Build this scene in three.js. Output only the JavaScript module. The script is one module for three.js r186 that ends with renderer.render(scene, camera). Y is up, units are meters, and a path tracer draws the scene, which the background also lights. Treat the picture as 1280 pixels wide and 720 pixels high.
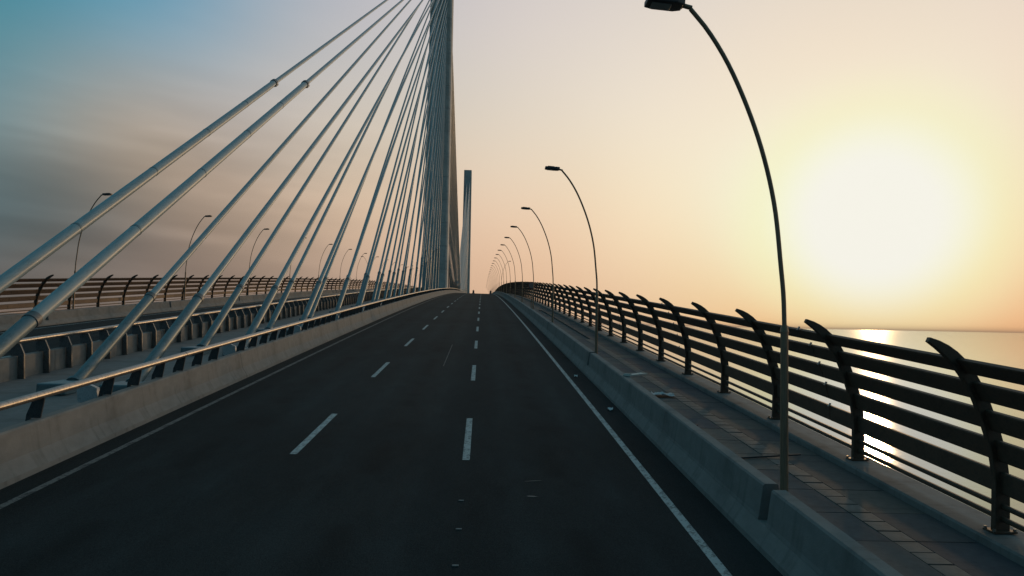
import * as THREE from 'three';
import { mergeGeometries } from 'three/addons/utils/BufferGeometryUtils.js';
import { RoundedBoxGeometry } from 'three/addons/geometries/RoundedBoxGeometry.js';

// ---------------------------------------------------------------- camera
const W = 1280, H = 720, FOC = 880, CAM_H = 3.9;
const scene = new THREE.Scene();
const camera = new THREE.PerspectiveCamera(2 * Math.atan(H / 2 / FOC) * 180 / Math.PI, W / H, 0.1, 60000);
camera.position.set(0, CAM_H, 0);
camera.rotation.set(0.0475, -0.0425, 0.02, 'YXZ');
camera.updateMatrixWorld(true);
const rayOf = (px, py) => new THREE.Vector3((px - W / 2) / FOC, -(py - H / 2) / FOC, -1).applyQuaternion(camera.quaternion).normalize();

// ---------------------------------------------------------------- small tools
function rng(seed) { let a = seed >>> 0; return () => { a = (a + 0x6D2B79F5) | 0; let t = Math.imul(a ^ (a >>> 15), 1 | a); t = (t + Math.imul(t ^ (t >>> 7), 61 | t)) ^ t; return ((t ^ (t >>> 14)) >>> 0) / 4294967296; }; }
const lerp = (a, b, t) => a + (b - a) * t, clamp = (v, a = 0, b = 1) => Math.min(b, Math.max(a, v));
const smooth = (a, b, v) => { const t = clamp((v - a) / (b - a)); return t * t * (3 - 2 * t); };
function hash3(x, y, z) { let h = Math.imul(x, 374761393) ^ Math.imul(y, 668265263) ^ Math.imul(z, 1274126177); h = Math.imul(h ^ (h >>> 13), 1274126177); return ((h ^ (h >>> 16)) >>> 0) / 4294967296; }
function noise3(x, y, z) {
  const X = Math.floor(x), Y = Math.floor(y), Z = Math.floor(z), f = (t) => t * t * (3 - 2 * t), u = f(x - X), v = f(y - Y), w = f(z - Z);
  const e = (i, j, k) => hash3(X + i, Y + j, Z + k);
  return lerp(lerp(lerp(e(0, 0, 0), e(1, 0, 0), u), lerp(e(0, 1, 0), e(1, 1, 0), u), v), lerp(lerp(e(0, 0, 1), e(1, 0, 1), u), lerp(e(0, 1, 1), e(1, 1, 1), u), v), w);
}
const fbm3 = (x, y, z, o = 4) => { let s = 0, a = 0.5, n = 0; for (let i = 0; i < o; i++) { s += a * noise3(x, y, z); n += a; x *= 2.03; y *= 2.03; z *= 2.03; a *= 0.5; } return s / n; };
const lin = (c) => { c /= 255; return c <= 0.04045 ? c / 12.92 : ((c + 0.055) / 1.055) ** 2.4; };

// ---------------------------------------------------------------- sky (computed: air, low cloud bank and the sun's aureole)
const SUN = rayOf(1092, 271);
const skyPoints = [];
const sp = (dir, rgb, w = 1) => skyPoints.push([dir.x, dir.y, dir.z, ...rgb.map(lin), w]);
for (const [x, y, r, g, b] of [
  [20, 12, 92, 140, 154], [130, 50, 120, 152, 166], [230, 70, 142, 162, 174], [330, 50, 166, 174, 181], [450, 40, 190, 188, 190], [640, 30, 215, 206, 200], [800, 40, 227, 216, 204], [950, 40, 236, 222, 204], [1120, 50, 240, 226, 204], [1260, 40, 239, 222, 202],
  [30, 100, 104, 142, 153], [30, 160, 140, 145, 142], [120, 150, 160, 152, 142], [200, 160, 176, 162, 146], [290, 160, 178, 168, 160], [400, 150, 198, 189, 178], [500, 150, 208, 198, 184], [640, 150, 224, 211, 194], [800, 150, 239, 226, 205], [890, 195, 245, 233, 207], [1090, 115, 246, 233, 208], [1230, 205, 244, 236, 203], [1190, 335, 244, 240, 188], [950, 305, 244, 239, 205], [1090, 378, 247, 231, 180], [990, 345, 245, 238, 192],
  [20, 215, 112, 124, 124], [60, 245, 80, 97, 101], [20, 285, 74, 92, 99], [130, 220, 134, 132, 126], [130, 285, 112, 110, 106], [30, 305, 100, 97, 91], [60, 330, 114, 106, 98], [200, 240, 150, 138, 126], [200, 300, 142, 126, 114], [310, 230, 178, 160, 143], [310, 310, 166, 145, 128], [430, 240, 207, 184, 160], [430, 320, 196, 168, 146], [520, 250, 220, 194, 168], [520, 330, 210, 178, 152],
  [640, 240, 233, 210, 184], [640, 330, 228, 190, 158], [740, 250, 238, 215, 184], [740, 330, 235, 202, 168], [790, 295, 246, 222, 188], [850, 250, 245, 230, 198], [850, 330, 242, 214, 174], [910, 360, 244, 214, 168], [1020, 384, 243, 206, 156], [1130, 392, 240, 200, 150], [1250, 395, 236, 192, 143], [1250, 405, 234, 188, 138], [1130, 404, 238, 194, 142], [1020, 400, 240, 198, 146], [900, 398, 236, 198, 152], [1250, 360, 247, 211, 164], [1272, 320, 246, 214, 168], [1220, 375, 247, 210, 163], [1160, 383, 246, 214, 164], [1262, 270, 246, 228, 188], [1262, 150, 244, 230, 202], [950, 120, 243, 230, 206],
  [20, 380, 106, 100, 97], [200, 380, 126, 113, 105], [430, 385, 180, 152, 132], [640, 385, 216, 178, 146], [850, 385, 234, 200, 158],
]) sp(rayOf(x, y), [r, g, b]);
// the same sky going on outside the frame: brighter round the sun's side, dull blue overhead and behind
const toward = Math.atan2(SUN.x, -SUN.z);
for (const [az, el, r, g, b] of [
  [20, 40, 176, 182, 184], [-30, 40, 84, 128, 144], [70, 40, 132, 156, 166], [30, 60, 84, 122, 138], [-90, 60, 56, 100, 116], [110, 60, 64, 106, 122], [190, 60, 48, 88, 104], [0, 85, 56, 98, 114],
  [75, 2, 206, 168, 132], [75, 16, 200, 188, 168], [110, 3, 136, 122, 112], [110, 20, 112, 136, 144], [150, 3, 82, 86, 92], [150, 20, 64, 98, 112], [190, 3, 60, 74, 84], [190, 20, 50, 86, 102], [230, 3, 56, 74, 84], [230, 20, 50, 86, 102], [270, 3, 64, 80, 88], [270, 20, 56, 96, 110], [305, 3, 78, 90, 96], [305, 20, 76, 116, 130], [270, 42, 54, 98, 114], [190, 40, 48, 86, 102], [110, 42, 76, 118, 132],
]) { const a = toward + (az - 30) * Math.PI / 180, e = el * Math.PI / 180; sp(new THREE.Vector3(Math.sin(a) * Math.cos(e), Math.sin(e), -Math.cos(a) * Math.cos(e)), [r, g, b], 1.6); }
// smooth surface through those colours: multiquadric interpolation over direction
const KERN = (d) => Math.sqrt(Math.max(0, 2 * (1 - d)) + 0.02);
{
  const n = skyPoints.length, A = skyPoints.map((p, i) => [...skyPoints.map((q, j) => KERN(p[0] * q[0] + p[1] * q[1] + p[2] * q[2]) - (i === j ? 0.0025 : 0)), 1, p[3], p[4], p[5]]);
  A.push([...skyPoints.map(() => 1), 0, 0, 0, 0]);
  for (let c = 0; c <= n; c++) {
    let m = c; for (let q = c + 1; q <= n; q++) if (Math.abs(A[q][c]) > Math.abs(A[m][c])) m = q;
    [A[c], A[m]] = [A[m], A[c]];
    for (let q = 0; q <= n; q++) if (q !== c) { const f = A[q][c] / A[c][c]; if (f) for (let w = c; w < n + 4; w++) A[q][w] -= f * A[c][w]; }
  }
  skyPoints.forEach((p, i) => { for (let q = 0; q < 3; q++) p[7 + q] = A[i][n + 1 + q] / A[i][i]; });
  skyPoints.base = [0, 1, 2].map((q) => A[n][n + 1 + q] / A[n][n]);
}
function skyColour(dx, dy, dz, out) {
  if (dy < -0.02) { const k = Math.hypot(dx, dz) || 1; dx /= k; dz /= k; dy = -0.02; }
  let [R, G, B] = skyPoints.base;
  for (const p of skyPoints) { const w = KERN(dx * p[0] + dy * p[1] + dz * p[2]); R += w * p[7]; G += w * p[8]; B += w * p[9]; }
  R = Math.max(R, 0.02); G = Math.max(G, 0.03); B = Math.max(B, 0.04);
  const low = 1 + 0.09 * Math.exp(-Math.max(dy, 0) / 0.03) * smooth(0.5, 0.95, dx * SUN.x + dz * SUN.z);   // brighter air low under the sun
  R *= low; G *= low; B *= low;
  // wisps: long flat streaks of cloud, in brightness only a few percent
  const e = Math.max(dy, 0.01);
  const n = fbm3(dx * 2.2 + 5, e * 11 + dx * 1.3, dz * 2.2, 5) - 0.5, away = smooth(0.88, 0.6, dx * SUN.x + dy * SUN.y + dz * SUN.z);
  const m = fbm3(dx * 4 + 2, e * 34 + dx * 2.5, dz * 4 + 7, 4) - 0.5, bank = smooth(0.36, 0.16, dy) * away;
  const wisp = smooth(0.44, 0.66, fbm3(dx * 6 + 1, e * 70 + dx * 6, dz * 6 + 3, 4) * 0.6 + (m + 0.5) * 0.4) - 0.4;
  const k = 1 + n * 0.3 * away + m * 0.5 * bank + wisp * 0.12 * bank;
  R *= k * (1 + n * 0.1 * away); G *= k; B *= k * (1 - n * 0.08 * away);
  // aureole of the low sun in haze
  const ang = Math.acos(clamp(dx * SUN.x + dy * SUN.y + dz * SUN.z, -1, 1)) * 180 / Math.PI;
  const y = smooth(11.5, 7, ang) * 0.42, c = smooth(8.2, 3.6, ang);
  R = lerp(R, 0.91, y); G = lerp(G, 0.88, y); B = lerp(B, 0.52, y);
  R = lerp(R, 0.925, c); G = lerp(G, 0.905, c); B = lerp(B, 0.81, c);
  out[0] = R; out[1] = G; out[2] = B;
}
{
  const w = 1536, h = 768, data = new Float32Array(w * h * 4), c = [0, 0, 0];
  for (let j = 0; j < h; j++) {
    const el = ((j + 0.5) / h - 0.5) * Math.PI, y = Math.sin(el), r = Math.cos(el);
    for (let i = 0; i < w; i++) {
      const a = ((i + 0.5) / w - 0.5) * 2 * Math.PI;
      skyColour(Math.cos(a) * r, y, Math.sin(a) * r, c);
      const k = (j * w + i) * 4; data[k] = c[0]; data[k + 1] = c[1]; data[k + 2] = c[2]; data[k + 3] = 1;
    }
  }
  const sky = new THREE.DataTexture(data, w, h, THREE.RGBAFormat, THREE.FloatType);
  sky.mapping = THREE.EquirectangularReflectionMapping; sky.magFilter = sky.minFilter = THREE.LinearFilter; sky.needsUpdate = true;
  scene.background = sky; scene.environment = sky;
}

// ---------------------------------------------------------------- sun, exposure
const sun = new THREE.DirectionalLight(new THREE.Color().setRGB(1, 0.6, 0.29), 0.5);
sun.position.copy(SUN).multiplyScalar(400); sun.target.position.set(0, 0, -60); sun.position.add(sun.target.position);
sun.castShadow = true; sun.shadow.radius = 3; sun.shadow.mapSize.set(4096, 4096);
Object.assign(sun.shadow.camera, { left: -160, right: 160, top: 120, bottom: -120, near: 1, far: 1200 });
scene.add(sun, sun.target);
const renderer = new THREE.WebGLRenderer({ antialias: true });
renderer.setSize(1024, 576);
renderer.toneMapping = THREE.LinearToneMapping; renderer.toneMappingExposure = 1;
renderer.shadowMap.enabled = true; renderer.shadowMap.type = THREE.PCFSoftShadowMap;

// ---------------------------------------------------------------- textures and materials
function tileNoise(size, cells, seed) {           // periodic value noise, several octaves
  const out = new Float32Array(size * size);
  let amp = 1, tot = 0;
  for (let c = cells, o = 0; o < 5 && c <= size; c *= 2, o++, amp *= 0.55) {
    tot += amp;
    for (let j = 0; j < size; j++) for (let i = 0; i < size; i++) {
      const x = i / size * c, y = j / size * c, X = Math.floor(x), Y = Math.floor(y), f = (t) => t * t * (3 - 2 * t), u = f(x - X), v = f(y - Y);
      const e = (p, q) => hash3((X + p) % c, (Y + q) % c, seed + o * 17);
      out[j * size + i] += amp * lerp(lerp(e(0, 0), e(1, 0), u), lerp(e(0, 1), e(1, 1), u), v);
    }
  }
  for (let k = 0; k < out.length; k++) out[k] /= tot;
  return out;
}
function tex(size, fn, srgb, repeat) {
  const d = new Uint8Array(size * size * 4);
  for (let j = 0; j < size; j++) for (let i = 0; i < size; i++) { const c = fn(i, j, j * size + i), k = (j * size + i) * 4; for (let q = 0; q < 3; q++) d[k + q] = clamp(c[q] ?? c[0], 0, 1) * 255; d[k + 3] = 255; }
  const t = new THREE.DataTexture(d, size, size, THREE.RGBAFormat);
  t.wrapS = t.wrapT = THREE.RepeatWrapping; t.magFilter = THREE.LinearFilter; t.minFilter = THREE.LinearMipmapLinearFilter; t.generateMipmaps = true;
  if (srgb) t.colorSpace = THREE.SRGBColorSpace;
  t.repeat.set(repeat[0], repeat[1]); t.needsUpdate = true;
  return t;
}
const N4 = tileNoise(512, 4, 1), N16 = tileNoise(512, 16, 2), N64 = tileNoise(512, 64, 3), NS = tileNoise(512, 8, 4);
const g3 = (v) => [v, v, v];
const s8 = (l) => l <= 0.0031308 ? 12.92 * l : 1.055 * l ** (1 / 2.4) - 0.055;           // linear to sRGB 0..1
const R0 = rng(11);
const speck = new Float32Array(512 * 512).map(() => R0());
const concreteTex = (base, rep) => tex(512, (i, j, k) => {
  const streak = tileStreak(i, j), v = 1 + (N4[k] - 0.5) * 0.5 + (N16[k] - 0.5) * 0.32 + (speck[k] - 0.5) * 0.1 - streak * 0.25;
  return base.map((c, q) => s8(c * v * (1 + (N4[(k * 7 + 991) % N4.length] - 0.5) * 0.04 * (q - 1))));
}, true, rep);
function tileStreak(i, j) { const a = NS[((j >> 4) % 512) * 512 + i]; const b = N16[((j >> 3) % 512) * 512 + (i * 2) % 512]; return smooth(0.56, 0.75, a * 0.6 + b * 0.4); }
const concreteBump = tex(512, (i, j, k) => g3(0.5 + (N64[k] - 0.5) * 0.5 + (speck[k] - 0.5) * 0.3), false, [0.5, 0.5]);
const asphaltMap = tex(1024, (i, j) => {                     // spans two lanes across, 20 m along; paler wheel tracks, darker drip line between
  const x = i / 1024 * 7.06, k = (j % 512) * 512 + (i % 512), big = N4[((j >> 1) % 512) * 512 + (i >> 1)], lane = (((x - 3.28) % 3.53) + 3.53) % 3.53 - 1.765;
  const track = Math.exp(-((Math.abs(lane) - 0.82) ** 2) / 0.06) * (0.6 + 0.8 * N16[((j >> 1) % 512) * 512 + 40]), drip = Math.exp(-(lane ** 2) / 0.05) * smooth(0.45, 0.62, N16[((j >> 2) % 512) * 512 + 90]);
  const v = (1 + (big - 0.5) * 0.9 + (N16[k] - 0.5) * 0.3 + (speck[k] - 0.5) * 0.7) * (1 + 0.2 * track - 0.3 * drip);
  return [s8(0.021 * v), s8(0.029 * v), s8(0.031 * v)];
}, true, [1 / 7.06, 1 / 20]);
const asphaltBump = tex(512, (i, j, k) => g3(speck[k] * 0.6 + N64[k] * 0.4), false, [0.5, 0.5]);
const wearMap = (base, lo, rep) => tex(512, (i, j, k) => { const t = smooth(0.36, 0.52, N64[k] * 0.55 + N16[k] * 0.45 + (speck[k] - 0.5) * 0.1); return base.map((c, q) => s8(lerp(lo[q], c, t))); }, true, rep);
const mat = (o) => new THREE.MeshStandardMaterial(o);
const M = {
  asphalt: new THREE.MeshPhysicalMaterial({ map: asphaltMap, bumpMap: asphaltBump, bumpScale: 0.006, roughness: 0.95, specularIntensity: 0.35 }),
  paint: mat({ map: wearMap([0.42, 0.5, 0.5], [0.14, 0.17, 0.17], [0.6, 0.6]), roughness: 0.75 }),
  paintOld: mat({ map: wearMap([0.17, 0.17, 0.16], [0.05, 0.055, 0.055], [0.6, 0.6]), roughness: 0.8 }),
  concrete: mat({ map: concreteTex([0.235, 0.235, 0.225], [0.25, 0.4]), bumpMap: concreteBump, bumpScale: 0.004, roughness: 0.88 }),
  concretePale: mat({ map: concreteTex([0.68, 0.65, 0.6], [0.06, 0.12]), bumpMap: concreteBump, bumpScale: 0.004, roughness: 0.85 }),
  kerb: mat({ map: concreteTex([0.26, 0.25, 0.24], [0.4, 0.4]), bumpMap: concreteBump, bumpScale: 0.004, roughness: 0.88 }),
  trench: mat({ map: concreteTex([0.2, 0.195, 0.185], [0.4, 0.4]), roughness: 0.95 }),
  slabs: [[0.12, 0.125, 0.13], [0.15, 0.145, 0.14], [0.1, 0.11, 0.125], [0.17, 0.16, 0.145]].map((c) => mat({ map: concreteTex(c, [0.7, 0.7]), bumpMap: concreteBump, bumpScale: 0.004, roughness: 0.85 })),  // bluish tones paint in railing shade, warm ones the sun strips between
  grate: mat({ map: concreteTex([0.24, 0.22, 0.2], [0.8, 0.8]), roughness: 0.8 }),
  deck: mat({ map: concreteTex([0.22, 0.22, 0.21], [0.1, 0.1]), roughness: 0.9 }),
  median: mat({ map: concreteTex([0.2, 0.2, 0.195], [0.3, 0.3]), roughness: 0.85 }),
  fence: mat({ map: wearMap([0.115, 0.075, 0.05], [0.085, 0.058, 0.04], [0.5, 0.5]), roughness: 0.55, metalness: 0.15 }),  // brown of the lens flare is put into this base colour
  galv: mat({ map: wearMap([0.36, 0.34, 0.31], [0.24, 0.23, 0.21], [1, 0.5]), roughness: 0.42, metalness: 0.75 }),
  steelDark: mat({ map: wearMap([0.075, 0.085, 0.09], [0.05, 0.055, 0.06], [1, 1]), roughness: 0.5, metalness: 0.3 }),
  rib: mat({ map: wearMap([0.16, 0.165, 0.165], [0.1, 0.105, 0.105], [1, 1]), roughness: 0.4, metalness: 0.45 }),
  sheath: mat({ map: wearMap([0.36, 0.46, 0.48], [0.3, 0.39, 0.41], [0.5, 0.1]), roughness: 0.42 }),
  pipe: mat({ map: wearMap([0.2, 0.27, 0.29], [0.15, 0.21, 0.22], [0.5, 0.2]), roughness: 0.45, metalness: 0.2 }),
  collar: mat({ map: wearMap([0.2, 0.21, 0.21], [0.12, 0.12, 0.12], [1, 1]), roughness: 0.5, metalness: 0.3 }),
  hex: mat({ map: wearMap([0.55, 0.6, 0.62], [0.42, 0.45, 0.46], [1, 1]), roughness: 0.5 }),
  pole: mat({ map: wearMap([0.38, 0.27, 0.18], [0.28, 0.2, 0.14], [1, 0.3]), roughness: 0.45, metalness: 0.4 }),  // sun flare on the poles is painted in as extra brown
  head: mat({ color: new THREE.Color().setRGB(0.085, 0.085, 0.085), roughness: 0.5, metalness: 0.3 }),
  lens: mat({ color: new THREE.Color().setRGB(0.35, 0.35, 0.33), roughness: 0.25 }),
  signFace: mat({ color: new THREE.Color().setRGB(0.32, 0.22, 0.2), roughness: 0.5 }),
  signRing: mat({ color: new THREE.Color().setRGB(0.2, 0.04, 0.035), roughness: 0.5 }),
  board: mat({ map: wearMap([0.72, 0.7, 0.64], [0.55, 0.53, 0.48], [2, 2]), roughness: 0.8 }),
  paper: mat({ color: new THREE.Color().setRGB(0.7, 0.74, 0.74), roughness: 0.7, side: THREE.DoubleSide }),
  drum: mat({ color: new THREE.Color().setRGB(0.1, 0.07, 0.06), roughness: 0.7 }),
};

// ---------------------------------------------------------------- naming
const taken = new Map();
function numbered(name) { const n = taken.get(name) ?? 0; taken.set(name, n + 1); return n ? `${name}_${String(n).padStart(3, '0')}` : name; }
function thing(name, label, category, group) { const o = new THREE.Group(); o.name = numbered(name); o.userData = { label, category }; if (group) o.userData.group = group; scene.add(o); return o; }
function part(name, geometry, material, parent, label) { const m = new THREE.Mesh(geometry, material); m.name = name; m.castShadow = m.receiveShadow = true; parent.add(m); if (label) m.userData.label = label; return m; }
function structure(name, geometry, material) { const m = new THREE.Mesh(geometry, material); m.name = numbered(name); m.userData = { kind: 'structure' }; m.castShadow = m.receiveShadow = true; scene.add(m); return m; }
const ordinal = ['first', 'second', 'third', 'fourth', 'fifth', 'sixth', 'seventh', 'eighth', 'ninth', 'tenth', 'eleventh', 'twelfth', 'thirteenth', 'fourteenth', 'fifteenth', 'sixteenth', 'seventeenth', 'eighteenth', 'nineteenth', 'twentieth', 'twenty-first', 'twenty-second', 'twenty-third', 'twenty-fourth', 'twenty-fifth'];

// ---------------------------------------------------------------- alignment of the bridge
// s runs along the road (away from the camera), x across it; the deck rises to a crest and each carriageway falls outwards
const GRADE = 0.0735, RADIUS = 6440, MID = -11.3, FALL = 0.011;
const P = (s) => GRADE * s - s * s / (2 * RADIUS);
const E = (x, s) => P(s) - FALL * (Math.abs(x - MID) - 11.3);
const pitchAt = (s) => Math.atan(GRADE - s / RADIUS);
const at = (x, h, s) => new THREE.Vector3(x, E(x, s) + h, -s);
const mx = (x) => 2 * MID - x;                                    // mirrored to the other carriageway

// sweeps an outline [[x, height] ...] along s; outline runs so that faces point outwards; uv in metres
function sweep(outline, s0, s1, step, caps = true) {
  const n = Math.max(1, Math.ceil((s1 - s0) / step)), pos = [], uv = [], k = outline.length;
  const V = (q, s) => at(outline[q % k][0], outline[q % k][1], s);
  const len = [0]; for (let q = 0; q < k; q++) len.push(len[q] + Math.hypot(outline[(q + 1) % k][0] - outline[q][0], outline[(q + 1) % k][1] - outline[q][1]));
  const tri = (a, b, c, ua, ub, uc) => { pos.push(a.x, a.y, a.z, b.x, b.y, b.z, c.x, c.y, c.z); uv.push(...ua, ...ub, ...uc); };
  for (let i = 0; i < n; i++) {
    const a = lerp(s0, s1, i / n), b = lerp(s0, s1, (i + 1) / n);
    for (let q = 0; q < k; q++) {
      const p0 = V(q, a), p1 = V(q + 1, a), p2 = V(q + 1, b), p3 = V(q, b);
      tri(p0, p1, p2, [a, len[q]], [a, len[q + 1]], [b, len[q + 1]]); tri(p0, p2, p3, [a, len[q]], [b, len[q + 1]], [b, len[q]]);
    }
  }
  if (caps) for (const [s, flip] of [[s0, false], [s1, true]]) {
    const tris = THREE.ShapeUtils.triangulateShape(outline.map(([x, y]) => new THREE.Vector2(x, y)), []);
    for (const t of tris) { const [a, b, c] = flip ? [t[0], t[2], t[1]] : t; tri(V(a, s), V(b, s), V(c, s), outline[a], outline[b], outline[c]); }
  }
  const g = new THREE.BufferGeometry();
  g.setAttribute('position', new THREE.Float32BufferAttribute(pos, 3)); g.setAttribute('uv', new THREE.Float32BufferAttribute(uv, 2)); g.computeVertexNormals();
  return g;
}
const rect = (x0, x1, y0, y1) => [[x0, y0], [x0, y1], [x1, y1], [x1, y0]];
function sheet(x0, x1, h, s0, s1, step) {                        // thin strip facing up, following the deck
  const n = Math.max(1, Math.ceil((s1 - s0) / step)), pos = [], uv = [], idx = [];
  for (let i = 0; i <= n; i++) { const s = lerp(s0, s1, i / n); for (const x of [x0, x1]) { const p = at(x, h, s); pos.push(p.x, p.y, p.z); uv.push(x, s); } }
  for (let i = 0; i < n; i++) { const a = i * 2; idx.push(a, a + 1, a + 3, a, a + 3, a + 2); }
  const g = new THREE.BufferGeometry();
  g.setAttribute('position', new THREE.Float32BufferAttribute(pos, 3)); g.setAttribute('uv', new THREE.Float32BufferAttribute(uv, 2)); g.setIndex(idx); g.computeVertexNormals();
  return g;
}
function tubeBetween(a, b, r, sides = 12, r2 = r) {               // straight round member between two points
  const d = b.clone().sub(a), l = d.length(), g = new THREE.CylinderGeometry(r2, r, l, sides, 1);
  const u = g.attributes.uv; for (let i = 0; i < u.count; i++) u.setXY(i, u.getX(i) * 6.28 * r, u.getY(i) * l);
  g.applyQuaternion(new THREE.Quaternion().setFromUnitVectors(new THREE.Vector3(0, 1, 0), d.normalize())); g.translate((a.x + b.x) / 2, (a.y + b.y) / 2, (a.z + b.z) / 2);
  return g;
}
const S0 = -25, S1 = 620;                                          // built length of the bridge

// ---------------------------------------------------------------- water, deck, roads
{
  const g = new THREE.PlaneGeometry(44000, 44000, 1, 1); g.rotateX(-Math.PI / 2);
  const u = g.attributes.uv; for (let i = 0; i < u.count; i++) u.setXY(i, u.getX(i) * 44000, u.getY(i) * 44000);
  const wave = tex(512, (i, j, k) => g3(N16[k] * 0.6 + N4[k] * 0.2 + N64[k] * 0.2), false, [1 / 60, 1 / 38]);
  const m = structure('sea', g, new THREE.MeshPhysicalMaterial({ color: new THREE.Color().setRGB(0.05, 0.06, 0.055), roughness: 0.09, bumpMap: wave, bumpScale: 0.04, ior: 1.7 }));
  m.position.y = -38;
}
structure('bridge_deck', sweep([[8.1, -0.02], [8.1, -0.5], [3, -1.2], [-5, -3.6], [-17.6, -3.6], [-25.6, -1.2], [-30.7, -0.5], [-30.7, -0.02], [MID, -0.02]].reverse(), S0, S1, 10), M.deck);
const EDGE_R = 3.28, LANE = 3.53, EDGE_L = EDGE_R - 3 * LANE;      // painted lines
const road = structure('road', sheet(-7.9, 4.06, 0, S0, S1, 5), M.asphalt);
const roadFar = structure('road', sheet(mx(4.06), mx(-7.9), 0, S0, S1, 5), M.asphalt);
part('edge_line', sheet(EDGE_R - 0.07, EDGE_R + 0.07, 0.004, S0, 420, 4), M.paint, road);
part('edge_line', sheet(EDGE_L - 0.065, EDGE_L + 0.065, 0.004, S0, 420, 4), M.paintOld, road, 'dull worn edge line beside the median barrier');
for (const x of [mx(EDGE_R), mx(EDGE_L)]) part('edge_line', sheet(x - 0.07, x + 0.07, 0.004, S0, 420, 4), M.paint, roadFar);
for (let i = -1; i < 36; i++) for (const k of [1, 2]) {
  const x = EDGE_R - k * LANE, s = 14.55 + i * 10.45 + (k === 2 ? 0.15 : 0);
  if (s > 4) part('lane_dash', sheet(x - 0.075, x + 0.075, 0.004, s, s + 4.05, 1.1), M.paint, road);
  part('lane_dash', sheet(mx(x) - 0.075, mx(x) + 0.075, 0.004, s, s + 4.05, 1.1), M.paint, roadFar);
}
for (const s of [8.2, 9.4, 10.7, 12.0]) part('road_stud', new RoundedBoxGeometry(0.09, 0.014, 0.05, 2, 0.006).translate(0, 0.007, 0).applyMatrix4(new THREE.Matrix4().setPosition(at(-0.27, 0, s))), M.kerb, road);

// ---------------------------------------------------------------- footways (kerb, slabs, drain covers) and plinths, both sides
const rs = rng(5);
for (const side of [1, -1]) {
  const fx = side === 1 ? (x) => x : mx, out = (o) => side === 1 ? o : o.map(([x, y]) => [mx(x), y]).reverse();
  const walk = structure('footway', sweep(out(rect(4.6, 7.25, -0.015, 0.1)), S0, S1, 10), M.trench);
  part('kerb', sweep(out([[4.98, 0.1], [4.98, 0.2], [5.0, 0.22], [5.13, 0.22], [5.15, 0.2], [5.15, 0.1]]), S0, S1, 10), M.kerb, walk);
  part('plinth', sweep(out([[7.25, 0], [7.25, 0.3], [7.28, 0.33], [7.97, 0.33], [8.0, 0.3], [8.0, 0]]), S0, S1, 10), M.kerb, walk);
  const slabEnd = side === 1 ? 74 : 4;
  for (let s = 4; s < slabEnd; s += 1.2) for (const [a, b] of [[5.165, 5.95], [6.33, 7.24]])
    part('paving_slab', sweep(out(rect(a, b, 0.1, 0.2 + (rs() - 0.5) * 0.008)), s + 0.012, s + 1.188, 2), M.slabs[Math.floor(rs() * 4)], walk);
  for (let s = 4; s < (side === 1 ? 40 : 4); s += 0.4) part('drain_cover', sweep(out(rect(5.965, 6.315, 0.1, 0.205 + (rs() - 0.5) * 0.01)), s + 0.02, s + 0.38, 1), M.grate, walk);
  part('paving', sweep(out(rect(5.17, 7.24, 0.1, 0.195)), slabEnd, S1, 10), M.slabs[1], walk);
}
structure('median_strip', sweep(rect(mx(-8.35), -8.35, -0.015, 0.14), S0, S1, 10), M.median);

// ---------------------------------------------------------------- concrete barriers
const LAMP0 = 10.36, LAMP_PITCH = 17.2, LAMPS = 27;
function barrier(side, label) {
  const t = thing('concrete_barrier', label, 'barrier', 'footway barriers'), out = (o) => side === 1 ? o : o.map(([x, y]) => [mx(x), y]).reverse();
  part('barrier_base', sweep(out([[4.04, 0], [4.05, 0.08], [4.19, 0.3], [4.56, 0.3], [4.58, 0]]), S0, S1, 10), M.concrete, t);
  const upper = out([[4.19, 0.302], [4.21, 0.36], [4.275, 0.8], [4.3, 0.83], [4.49, 0.83], [4.51, 0.81], [4.56, 0.302]]);
  let a = LAMP0 - 2 * LAMP_PITCH;
  for (let i = -2; i < LAMPS + 3; i++, a += LAMP_PITCH) {                             // each lamp stands in a gap of the upper wall, two dummy joints between
    const l = (LAMP_PITCH - 0.3) / 3;
    for (let q = 0; q < 3; q++) part('barrier_segment', sweep(upper, a + 0.15 + q * l + (q ? 0.008 : 0), a + 0.15 + (q + 1) * l - (q < 2 ? 0.008 : 0), 6), M.concrete, t);
  }
}
barrier(1, 'low concrete barrier between this road and the footway, gapped at each lamp');
barrier(-1, 'low concrete barrier between the opposite road and its footway');

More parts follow.
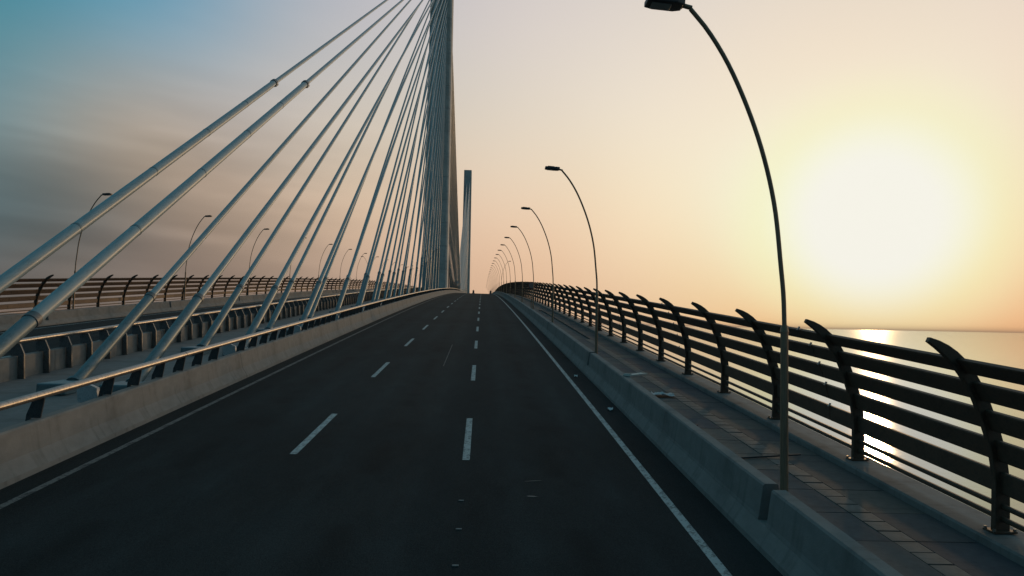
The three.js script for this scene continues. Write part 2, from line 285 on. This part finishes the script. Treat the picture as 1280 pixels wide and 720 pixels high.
function medianParapet(side, label) {
  const t = thing('median_barrier', label, 'barrier', 'median barriers'), out = (o) => side === 1 ? o : o.map(([x, y]) => [mx(x), y]).reverse(), fx = side === 1 ? (x) => x : mx;
  const o = out([[-7.86, 0], [-8.4, 0], [-8.36, 0.8], [-8.33, 0.83], [-8.15, 0.83], [-8.12, 0.8], [-8.04, 0.34], [-7.88, 0.09]].reverse());
  for (let s = -12.6; s < 420; s += 12.3) part('barrier_segment', sweep(o, s, s + 12.28, 6.2), M.concrete, t);
  part('barrier_segment', sweep(o, 429.9, S1, 10), M.concrete, t);
  // steel rail carried on fins fixed to the back of the wall
  for (let s = -10; s < 330; s += 10) {
    const pts = Array.from({ length: 20 }, (_, q) => [fx(-8.22) + 0.085 * Math.cos(q * Math.PI / 10), 1.27 - 0.075 * Math.sin(q * Math.PI / 10)]);
    part('top_rail', sweep(pts, s, s + 9.97, 10), M.galv, t);
  }
  part('top_rail', tubeBetween(at(fx(-8.22), 1.27, 330), at(fx(-8.22), 1.27, 420), 0.08), M.galv, t);
  for (let k = 0; k < 200; k++) {
    const s = 3.65 + k * 1.25, finNear = [[-8.41, 0.4], [-8.5, 0.5], [-8.46, 0.9], [-8.34, 1.21], [-8.14, 1.21], [-8.2, 0.84], [-8.38, 0.84]].reverse();
    const fin = out([[-8.41, 0.14], [-8.6, 0.14], [-8.56, 0.9], [-8.42, 1.21], [-8.12, 1.21], [-8.17, 0.84], [-8.38, 0.84]].reverse());
    if (side === 1 && k > 4 && (k - 9) % 7 === 0) continue;
    part('fin', sweep(side === 1 ? finNear : fin, s - (side === 1 ? 0.015 : 0.03), s + (side === 1 ? 0.015 : 0.03), 1, true), side === 1 ? M.steelDark : M.rib, t);  // near fins take darker steel: shade behind the wall put into their colour
  }
}
medianParapet(1, 'concrete barrier with a shiny steel top rail between this road and the cables');
medianParapet(-1, 'concrete barrier with finned steel rail on the far side of the cables');

// ---------------------------------------------------------------- parapet railings with curved posts
const BOW = [[0, 0], [-0.015, 0.4], [-0.01, 0.8], [0.055, 1.18], [0.156, 1.5], [0.32, 1.9], [0.53, 2.23], [0.73, 2.43], [0.9, 2.545], [1.05, 2.62]].map(([u, v]) => [u, v * 1.06]);
const bow = new THREE.CatmullRomCurve3(BOW.map(([u, v]) => new THREE.Vector3(u, v, 0)));
const BOW_L = bow.getLength();
const RAILS = [[0.72, 0.32], [1.19, 0.315], [1.65, 0.31], [2.1, 0.3], [2.53, 0.265]];
const FENCE_X = 7.62, FENCE_H = 0.33, POST0 = 2.3, POST_PITCH = 3.9;
function postGeometry(dir) {                                       // a curved plate, deep at the foot, ending in a beak towards the road
  const inner = [], outer = [], n = 22;
  for (let i = 0; i <= n; i++) {
    const t = i / n, p = bow.getPointAt(t), d = bow.getTangentAt(t), w = t < 0.72 ? lerp(0.11, 0.1, t / 0.72) : lerp(0.1, 0.03, ((t - 0.72) / 0.28) ** 2.4);
    outer.push([p.x + d.y * -w, p.y + d.x * w]); inner.push([p.x + d.y * w * 0.95, p.y - d.x * w * 0.95]);
  }
  const sh = new THREE.Shape([...outer, ...inner.reverse()].map(([u, v]) => new THREE.Vector2(-u * dir, v)));
  const g = new THREE.ExtrudeGeometry(sh, { depth: 0.075, bevelEnabled: true, bevelThickness: 0.012, bevelSize: 0.008, bevelSegments: 1, curveSegments: 4 });
  g.translate(0, 0, -0.0375);
  return g;
}
function railOutline(len, depth, s, dir) {                         // a flat hollow board following the bow at arc length s
  const t = s / BOW_L, p = bow.getPointAt(t), d = bow.getTangentAt(t), o = [];
  for (const [a, b] of [[-1, -1], [1, -1], [1, 1], [-1, 1]]) for (const q of [0, 1]) {
    const c = 0.02, sx = a * (len / 2) - ((q ^ (b < 0 ? 0 : 1)) === (a < 0 ? 0 : 1) ? 0 : 0), e = b * depth / 2;
    const u0 = a * len / 2 * (q ? 1 : 1), cut = (a * b > 0) === (q === 0) ? [0, 1] : [1, 0];
    const lu = u0 - a * c * cut[0], eu = e - b * c * 0.6 * cut[1];
    o.push([p.x + d.x * lu - d.y * eu, p.y + d.y * lu + d.x * eu]);
  }
  return o.map(([u, v]) => [dir === 1 ? FENCE_X - u : mx(FENCE_X - u), FENCE_H + v]);
}
const orient = (o) => THREE.ShapeUtils.isClockWise(o.map(([x, y]) => new THREE.Vector2(x, y))) ? o : o.slice().reverse();
function railing(dir, label, from, to) {
  const t = thing('parapet_railing', label, 'railing', 'parapet railings');
  const pg = postGeometry(dir), foot = new RoundedBoxGeometry(0.36, 0.03, 0.24, 1, 0.008).translate(0, 0.015, 0), bolt = new THREE.CylinderGeometry(0.022, 0.022, 0.05, 6);
  const bg = mergeGeometries([[-0.155, -0.09], [-0.155, 0.09], [0.155, -0.09], [0.155, 0.09]].map(([x, z]) => bolt.clone().translate(x, 0.04, z)));
  for (let k = from; k < to; k++) {
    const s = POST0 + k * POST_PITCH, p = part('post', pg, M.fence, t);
    p.position.copy(at(dir === 1 ? FENCE_X : mx(FENCE_X), FENCE_H, s)); p.rotation.set((rs() - 0.5) * 0.016, (rs() - 0.5) * 0.04, (rs() - 0.5) * 0.012);
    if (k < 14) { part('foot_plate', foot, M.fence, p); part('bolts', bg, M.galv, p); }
  }
  for (let k = from; k < to - 2; k += 3) {
    const a = POST0 + (k + 0.28) * POST_PITCH, b = a + 3 * POST_PITCH - 0.025;
    for (const [s, h] of RAILS) {
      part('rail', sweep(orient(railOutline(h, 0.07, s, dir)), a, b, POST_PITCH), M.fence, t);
    }
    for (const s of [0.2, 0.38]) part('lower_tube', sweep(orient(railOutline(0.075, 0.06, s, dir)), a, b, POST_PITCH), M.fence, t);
    if (k < 10) for (const s of RAILS.map((q) => q[0])) {    // splice clips where two boards meet
      const tt = (s + 0.17) / BOW_L, p = bow.getPointAt(tt), c = part('splice_clip', new RoundedBoxGeometry(0.025, 0.09, 0.06, 1, 0.005), M.galv, t);
      c.position.copy(at(dir === 1 ? FENCE_X - p.x - 0.03 : mx(FENCE_X - p.x - 0.03), FENCE_H + p.y, a)); c.rotation.z = -0.6 * dir;
    }
  }
}
railing(1, 'tall dark curved railing along the footway beside the sunlit sea', 0, 96);
railing(-1, 'tall dark curved railing along the edge of the opposite road', 5, 89);

// ---------------------------------------------------------------- street lamps
const ARM = [[0, 3.1], [0.015, 3.55], [0.055, 3.97], [0.155, 4.86], [0.336, 5.63], [0.586, 6.33], [0.894, 6.98], [1.2, 7.45], [1.46, 7.75]].map(([u, v]) => [u, 3.1 + (v - 3.1) * 1.03]);
function armGeometry(k) {
  const c = new THREE.CatmullRomCurve3(ARM.map(([u, v]) => new THREE.Vector3(-u * k, v - 0.2, 0)));
  return new THREE.TubeGeometry(c, 30, 0.034, 10, false);
}
function headGeometries() {                                         // luminaire reaching towards the road: tapered body, fins, glass below
  const sh = new THREE.Shape([[0, -0.1], [0.1, -0.15], [0.42, -0.15], [0.53, -0.11], [0.53, 0.11], [0.42, 0.15], [0.1, 0.15], [0, 0.1]].map(([x, y]) => new THREE.Vector2(x, y)));
  const body = new THREE.ExtrudeGeometry(sh, { depth: 0.06, bevelEnabled: true, bevelThickness: 0.018, bevelSize: 0.015, bevelSegments: 2 }).rotateX(Math.PI / 2).translate(0, 0.05, 0);
  const rear = new RoundedBoxGeometry(0.2, 0.12, 0.17, 2, 0.03).translate(0.06, 0.04, 0);
  const fins = mergeGeometries([-0.09, -0.045, 0, 0.045, 0.09].map((z) => new THREE.BoxGeometry(0.26, 0.035, 0.008).translate(0.31, 0.08, z)));
  const lens = new RoundedBoxGeometry(0.3, 0.02, 0.2, 2, 0.008).translate(0.32, -0.035, 0);
  const elbow = tubeBetween(new THREE.Vector3(-0.16, -0.012, 0), new THREE.Vector3(0.03, 0.02, 0), 0.036, 10);
  return { body, rear, fins, lens, elbow };
}
const lampG = {
  base: new RoundedBoxGeometry(0.22, 0.03, 0.22, 1, 0.008).translate(0, 0.015, 0), lower: new THREE.CylinderGeometry(0.056, 0.06, 2.8, 16).translate(0, 1.43, 0), ring: new THREE.CylinderGeometry(0.045, 0.064, 0.1, 16).translate(0, 2.87, 0), arm: armGeometry(1), head: headGeometries(),
};
function lamp(s, dir, label, double) {
  const t = thing('street_lamp', label, 'street lamp', dir === 1 ? 'street lamps along the footway barrier' : 'street lamps along the opposite road');
  t.position.copy(at(dir === 1 ? 4.53 : mx(4.53), 0.302, s)); if (dir < 0) { t.rotation.y = Math.PI; t.scale.y = 1.065; }
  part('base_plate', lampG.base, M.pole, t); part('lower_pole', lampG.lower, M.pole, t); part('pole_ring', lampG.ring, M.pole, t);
  for (const k of double ? [1, -1] : [1]) {
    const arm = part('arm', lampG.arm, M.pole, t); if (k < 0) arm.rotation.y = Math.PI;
    const h = new THREE.Group(); h.name = 'luminaire'; t.add(h); h.position.set(-k * 1.6, 7.73, 0); h.rotation.set(0, k > 0 ? Math.PI : 0, 0); h.rotateZ(0.07);
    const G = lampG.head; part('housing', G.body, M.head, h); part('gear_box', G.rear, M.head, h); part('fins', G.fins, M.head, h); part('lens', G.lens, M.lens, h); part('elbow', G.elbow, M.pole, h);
  }
}
for (let i = 0; i < LAMPS; i++) {
  const s = LAMP0 + i * LAMP_PITCH;
  lamp(s, 1, i < 4 ? `slender curved street lamp, ${ordinal[3 - i]} before the round sign, on the footway side` : `slender curved street lamp, ${ordinal[i - 4]} beyond the round sign, on the footway side`, i === 9);
  if (i > 1 && i < 20) lamp(s + 2.8 + i * 0.25, -1, i < 10 ? `slender curved lamp by the opposite road, ${ordinal[9 - i]} before the near pylon` : `slender curved lamp by the opposite road, ${ordinal[i - 10]} beyond the near pylon`, i === 9);
}

// ---------------------------------------------------------------- pylons
const PYL = [170, 476], PYL_H = 88, PYL_D = 3.6;
const pylonHalf = (h) => lerp(2.95, 2.55, clamp(h / PYL_H));
function pylon(s, label) {
  const t = thing('pylon', label, 'pylon', 'bridge pylons');
  t.position.copy(at(MID, 0.1, s));
  const lifts = 16, lh = PYL_H / lifts;
  for (let i = 0; i < lifts; i++) {
    const y0 = i * lh, y1 = y0 + lh - 0.06, c = 0.35, b = pylonHalf(y0), tp = pylonHalf(y1), ring = (w, d, y) => [[-w + c, -d], [w - c, -d], [w, -d + c], [w, d - c], [w - c, d], [-w + c, d], [-w, d - c], [-w, -d + c]].map(([x, z]) => new THREE.Vector3(x, y, z));
    const lo = ring(b, PYL_D, y0), hi = ring(tp, PYL_D, y1), pos = [], uv = [], push = (v, u, w) => { pos.push(v.x, v.y, v.z); uv.push(u, w); };
    let run = 0;
    for (let q = 0; q < 8; q++) {
      const r = (q + 1) % 8, L = lo[q].distanceTo(lo[r]);
      for (const [v, u, w] of [[lo[q], run, y0], [hi[r], run + L, y1], [lo[r], run + L, y0], [lo[q], run, y0], [hi[q], run, y1], [hi[r], run + L, y1]]) push(v, u, w);
      run += L;
    }
    for (const [rg, f] of [[lo, 0], [hi, 1]]) for (let q = 1; q < 7; q++) for (const v of f ? [rg[0], rg[q + 1], rg[q]] : [rg[0], rg[q], rg[q + 1]]) push(v, v.x, v.z);
    const g = new THREE.BufferGeometry(); g.setAttribute('position', new THREE.Float32BufferAttribute(pos, 3)); g.setAttribute('uv', new THREE.Float32BufferAttribute(uv, 2)); g.computeVertexNormals();
    part('concrete_lift', g, M.concretePale, t);
    if (i) part('construction_joint', new THREE.BoxGeometry(2 * b - 0.3, 0.1, 2 * PYL_D - 0.3).translate(0, y0 - 0.03, 0), M.trench, t);
  }
}
pylon(PYL[0], 'tall pale concrete pylon standing in the median, nearer of two');
pylon(PYL[1], 'tall pale concrete pylon beyond the crest, farther of two');

// ---------------------------------------------------------------- stay cables
const PLANES = [[-9.95, 'row beside this road'], [-11.6, 'row beside the opposite road']], PAIRS = 17, STEP = 9.1, FIRST = 13.0;
function stay(pylonAt, dirS, i, plane, label, group) {
  const s0 = pylonAt + dirS * (FIRST + STEP * i), x = PLANES[plane][0];
  const k = PAIRS - 1 - i, topH = P(pylonAt) + PYL_H - 7.6 - (1.3 * k + 0.05 * k * k);
  const A = at(x, 0.1, s0), T = new THREE.Vector3(x + (plane ? -0.1 : 0.1), topH, -(pylonAt + dirS * (PYL_D - 0.3)));
  const t = thing('stay_cable', label, 'cable', group), dir = T.clone().sub(A).normalize();
  t.position.copy(A);
  const pt = (d) => dir.clone().multiplyScalar(d), hz = Math.hypot(dir.x, dir.z), L = T.distanceTo(A);
  const near = Math.abs(s0) < 120, sides = near ? 20 : 8;
  const pipeEnd = 4.6 / Math.max(hz, 0.45), outer = i === PAIRS - 1 && dirS < 0 && pylonAt === PYL[0];
  part('guide_pipe', tubeBetween(pt(-0.3), pt(pipeEnd), 0.165, sides), M.pipe, t);
  part('collar', tubeBetween(pt(pipeEnd - 0.02), pt(pipeEnd + 0.16), 0.183, sides), M.collar, t);
  if (outer) {
    const e = 27.0 / hz;
    part('damper_pipe', tubeBetween(pt(pipeEnd + 0.1), pt(e), 0.165, 24), M.sheath, t);
    part('collar', tubeBetween(pt(e - 0.05), pt(e + 0.22), 0.2, 24), M.collar, t);
    part('clamp', new RoundedBoxGeometry(0.1, 0.46, 0.1, 1, 0.03).applyQuaternion(new THREE.Quaternion().setFromUnitVectors(new THREE.Vector3(0, 1, 0), dir)).translate(...pt(e + 0.1).add(new THREE.Vector3(0.16, -0.14, 0.05)).toArray()), M.collar, t);
    for (let q = 1; q < 6; q++) part('joint_ring', tubeBetween(pt(pipeEnd + q * 5.2 - 0.04), pt(pipeEnd + q * 5.2 + 0.04), 0.171, 24), M.pipe, t);
    part('sheath', tubeBetween(pt(e), pt(L), 0.118, 16), M.sheath, t);
  } else part('sheath', tubeBetween(pt(pipeEnd), pt(L), 0.125, sides), M.sheath, t);
  if (near) {
    part('anchor_block', new RoundedBoxGeometry(0.8, 0.32, 1.25, 2, 0.05).translate(0, 0.12, 0.2), M.pipe, t);
    part('flange', tubeBetween(pt(0.32), pt(0.4), 0.235, 16), M.pipe, t);
  }
}
for (const p of [0, 1]) for (const dirS of [-1, 1]) for (let i = 0; i < PAIRS; i++) for (const plane of [0, 1]) {
  if (p === 1 && dirS === 1) continue;
  const which = p ? 'farther pylon' : dirS < 0 ? 'near pylon' : 'near pylon', way = p ? 'this side' : dirS < 0 ? 'this side' : 'far side';
  stay(PYL[p], dirS, i, plane, i === PAIRS - 1 && !p && dirS < 0 ? `longest, thick-piped stay cable before near pylon, ${PLANES[plane][1]}` : `stay cable ${ordinal[i]} out on ${way} of ${which}, ${PLANES[plane][1]}`, `stay cables on the ${way} of the ${which}`);
}
// hexagonal boxes beside the anchorages
for (let i = 0; i < 8; i++) {
  const t = thing('hexagonal_box', `small pale hexagonal box by the median rail, ${ordinal[i]} from the thick-piped cables`, 'box', 'hexagonal boxes in the median');
  const s = 16.2 + i * 8.75; t.position.copy(at(-8.72, 0.14, s));
  part('face', new THREE.CylinderGeometry(0.25, 0.25, 0.12, 6).rotateX(Math.PI / 2).rotateZ(0.12).translate(0, 0.68, 0), M.hex, t);
  part('stand', new THREE.BoxGeometry(0.1, 0.5, 0.08).translate(0, 0.25, -0.02), M.steelDark, t);
  part('bracket', new THREE.BoxGeometry(0.26, 0.05, 0.3).translate(0, 0.025, -0.05), M.steelDark, t);
}

// ---------------------------------------------------------------- sign, drums, litter
{
  const t = thing('round_sign', 'small round road sign on a post by the footway railing', 'road sign');
  t.position.copy(at(5.35, 0.2, 76));
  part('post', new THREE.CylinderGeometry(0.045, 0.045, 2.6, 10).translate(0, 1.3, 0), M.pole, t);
  const d = part('disc', new THREE.CylinderGeometry(0.4, 0.4, 0.03, 32).rotateX(Math.PI / 2).translate(0, 2.55, 0.07), M.signRing, t);
  part('face', new THREE.CylinderGeometry(0.3, 0.3, 0.012, 32).rotateX(Math.PI / 2).translate(0, 2.55, 0.09), M.signFace, d);
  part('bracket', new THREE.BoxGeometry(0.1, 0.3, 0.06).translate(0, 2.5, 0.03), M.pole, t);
}
for (const [x, s, where] of [[-2.75, 226, 'median'], [2.75, 224, 'footway']]) {
  const t = thing('traffic_drum', `dark traffic drum standing on the road crest towards the ${where} side`, 'traffic drum', 'drums on the crest');
  t.position.copy(at(x, 0, s));
  part('body', new THREE.LatheGeometry([[0, 0], [0.42, 0], [0.42, 0.07], [0.33, 0.09], [0.31, 0.4], [0.29, 0.75], [0.26, 0.98], [0, 1.0]].map(([r, y]) => new THREE.Vector2(r, y)), 18), M.drum, t);
  part('handle', new THREE.TorusGeometry(0.1, 0.025, 6, 12, Math.PI).translate(0, 0.99, 0), M.drum, t);
}
{
  const b = thing('plank', 'pale wooden board lying across the top of the footway kerb', 'board');
  b.position.copy(at(4.75, 0.84, 21.5)); b.rotation.set(0.02, 0.75, 0.02);
  part('board', new RoundedBoxGeometry(0.95, 0.04, 0.26, 1, 0.008).translate(0, 0.02, 0), M.board, b);
  part('cleat', new RoundedBoxGeometry(0.06, 0.04, 0.24, 1, 0.006).translate(-0.4, 0.058, 0), M.board, b);
  const g = new THREE.PlaneGeometry(1.1, 0.7, 22, 14).rotateX(-Math.PI / 2), p = g.attributes.position;
  for (let i = 0; i < p.count; i++) { const x = p.getX(i), z = p.getZ(i); p.setXYZ(i, x * 0.85 + noise3(x * 5, 1, z * 5) * 0.1, 0.02 + 0.17 * noise3(x * 4 + 9, 3, z * 5) * (0.4 + noise3(x * 9, 7, z * 9)), z + noise3(x * 4, 5, z * 6) * 0.12); }
  g.computeVertexNormals();
  const s = new THREE.Mesh(g, M.paper); s.name = numbered('crumpled_sheet'); s.userData = { label: 'crumpled pale plastic sheet lying on the footway paving', category: 'litter' }; s.castShadow = s.receiveShadow = true; s.position.copy(at(5.55, 0.21, 21.6)); s.scale.setScalar(0.75); scene.add(s);
  const st = new THREE.Mesh(tubeBetween(new THREE.Vector3(-0.5, 0, 0.45), new THREE.Vector3(0.25, 0.05, -0.6), 0.035, 8, 0.025), M.steelDark); st.name = numbered('dark_stick'); st.userData = { label: 'short dark stick lying on the footway kerb', category: 'stick' }; st.castShadow = true; st.position.copy(at(5.1, 0.26, 16.6)); scene.add(st);
  const rd = new THREE.Mesh(tubeBetween(new THREE.Vector3(-0.85, 0, 0), new THREE.Vector3(0.75, 0.03, -0.35), 0.018, 8), M.steelDark); rd.name = numbered('thin_rod'); rd.userData = { label: 'thin dark rod lying across the footway paving', category: 'rod' }; rd.castShadow = true; rd.position.copy(at(6.0, 0.23, 14.3)); scene.add(rd);
}
// thin sea haze that softens the horizon
scene.fog = new THREE.FogExp2(0xffe2c4, 0.00001);

// scuffs and scraps on the asphalt
part('seam', sheet(-1.5, -1.47, 0.004, 28.5, 37, 4), M.paintOld, road);
for (const [x, s, w, l, a] of [[1.02, 13.2, 0.34, 0.035, 0.25], [0.95, 12.3, 0.2, 0.08, -0.3]]) {
  const g = new THREE.CircleGeometry(0.5, 9), p = g.attributes.position; for (let i = 0; i < p.count; i++) { const k = 0.7 + 0.6 * hash3(i, Math.floor(s * 10), 5); p.setXY(i, p.getX(i) * k * w, p.getY(i) * k * l); }
  g.rotateX(-Math.PI / 2); g.rotateY(a); part('scuff', g, M.paintOld, road).position.copy(at(x, 0.005, s));
}
for (const [x, s, q, where] of [[3.75, 20.2, 0.3, 'on the road shoulder beside the footway barrier'], [3.6, 26.5, 0.24, 'at the foot of the footway barrier farther up']]) {
  const g = new THREE.PlaneGeometry(q, q * 0.5, 8, 5).rotateX(-Math.PI / 2), p = g.attributes.position;
  for (let i = 0; i < p.count; i++) p.setY(i, 0.008 + 0.09 * noise3(p.getX(i) * 14 + s, 2, p.getZ(i) * 16));
  g.computeVertexNormals();
  const m = new THREE.Mesh(g, M.paper); m.name = numbered('paper_scrap'); m.userData = { label: `small crumpled scrap ${where}`, category: 'litter' }; m.castShadow = m.receiveShadow = true; m.position.copy(at(x, 0, s)); m.rotation.y = s; scene.add(m);
}
renderer.render(scene, camera);
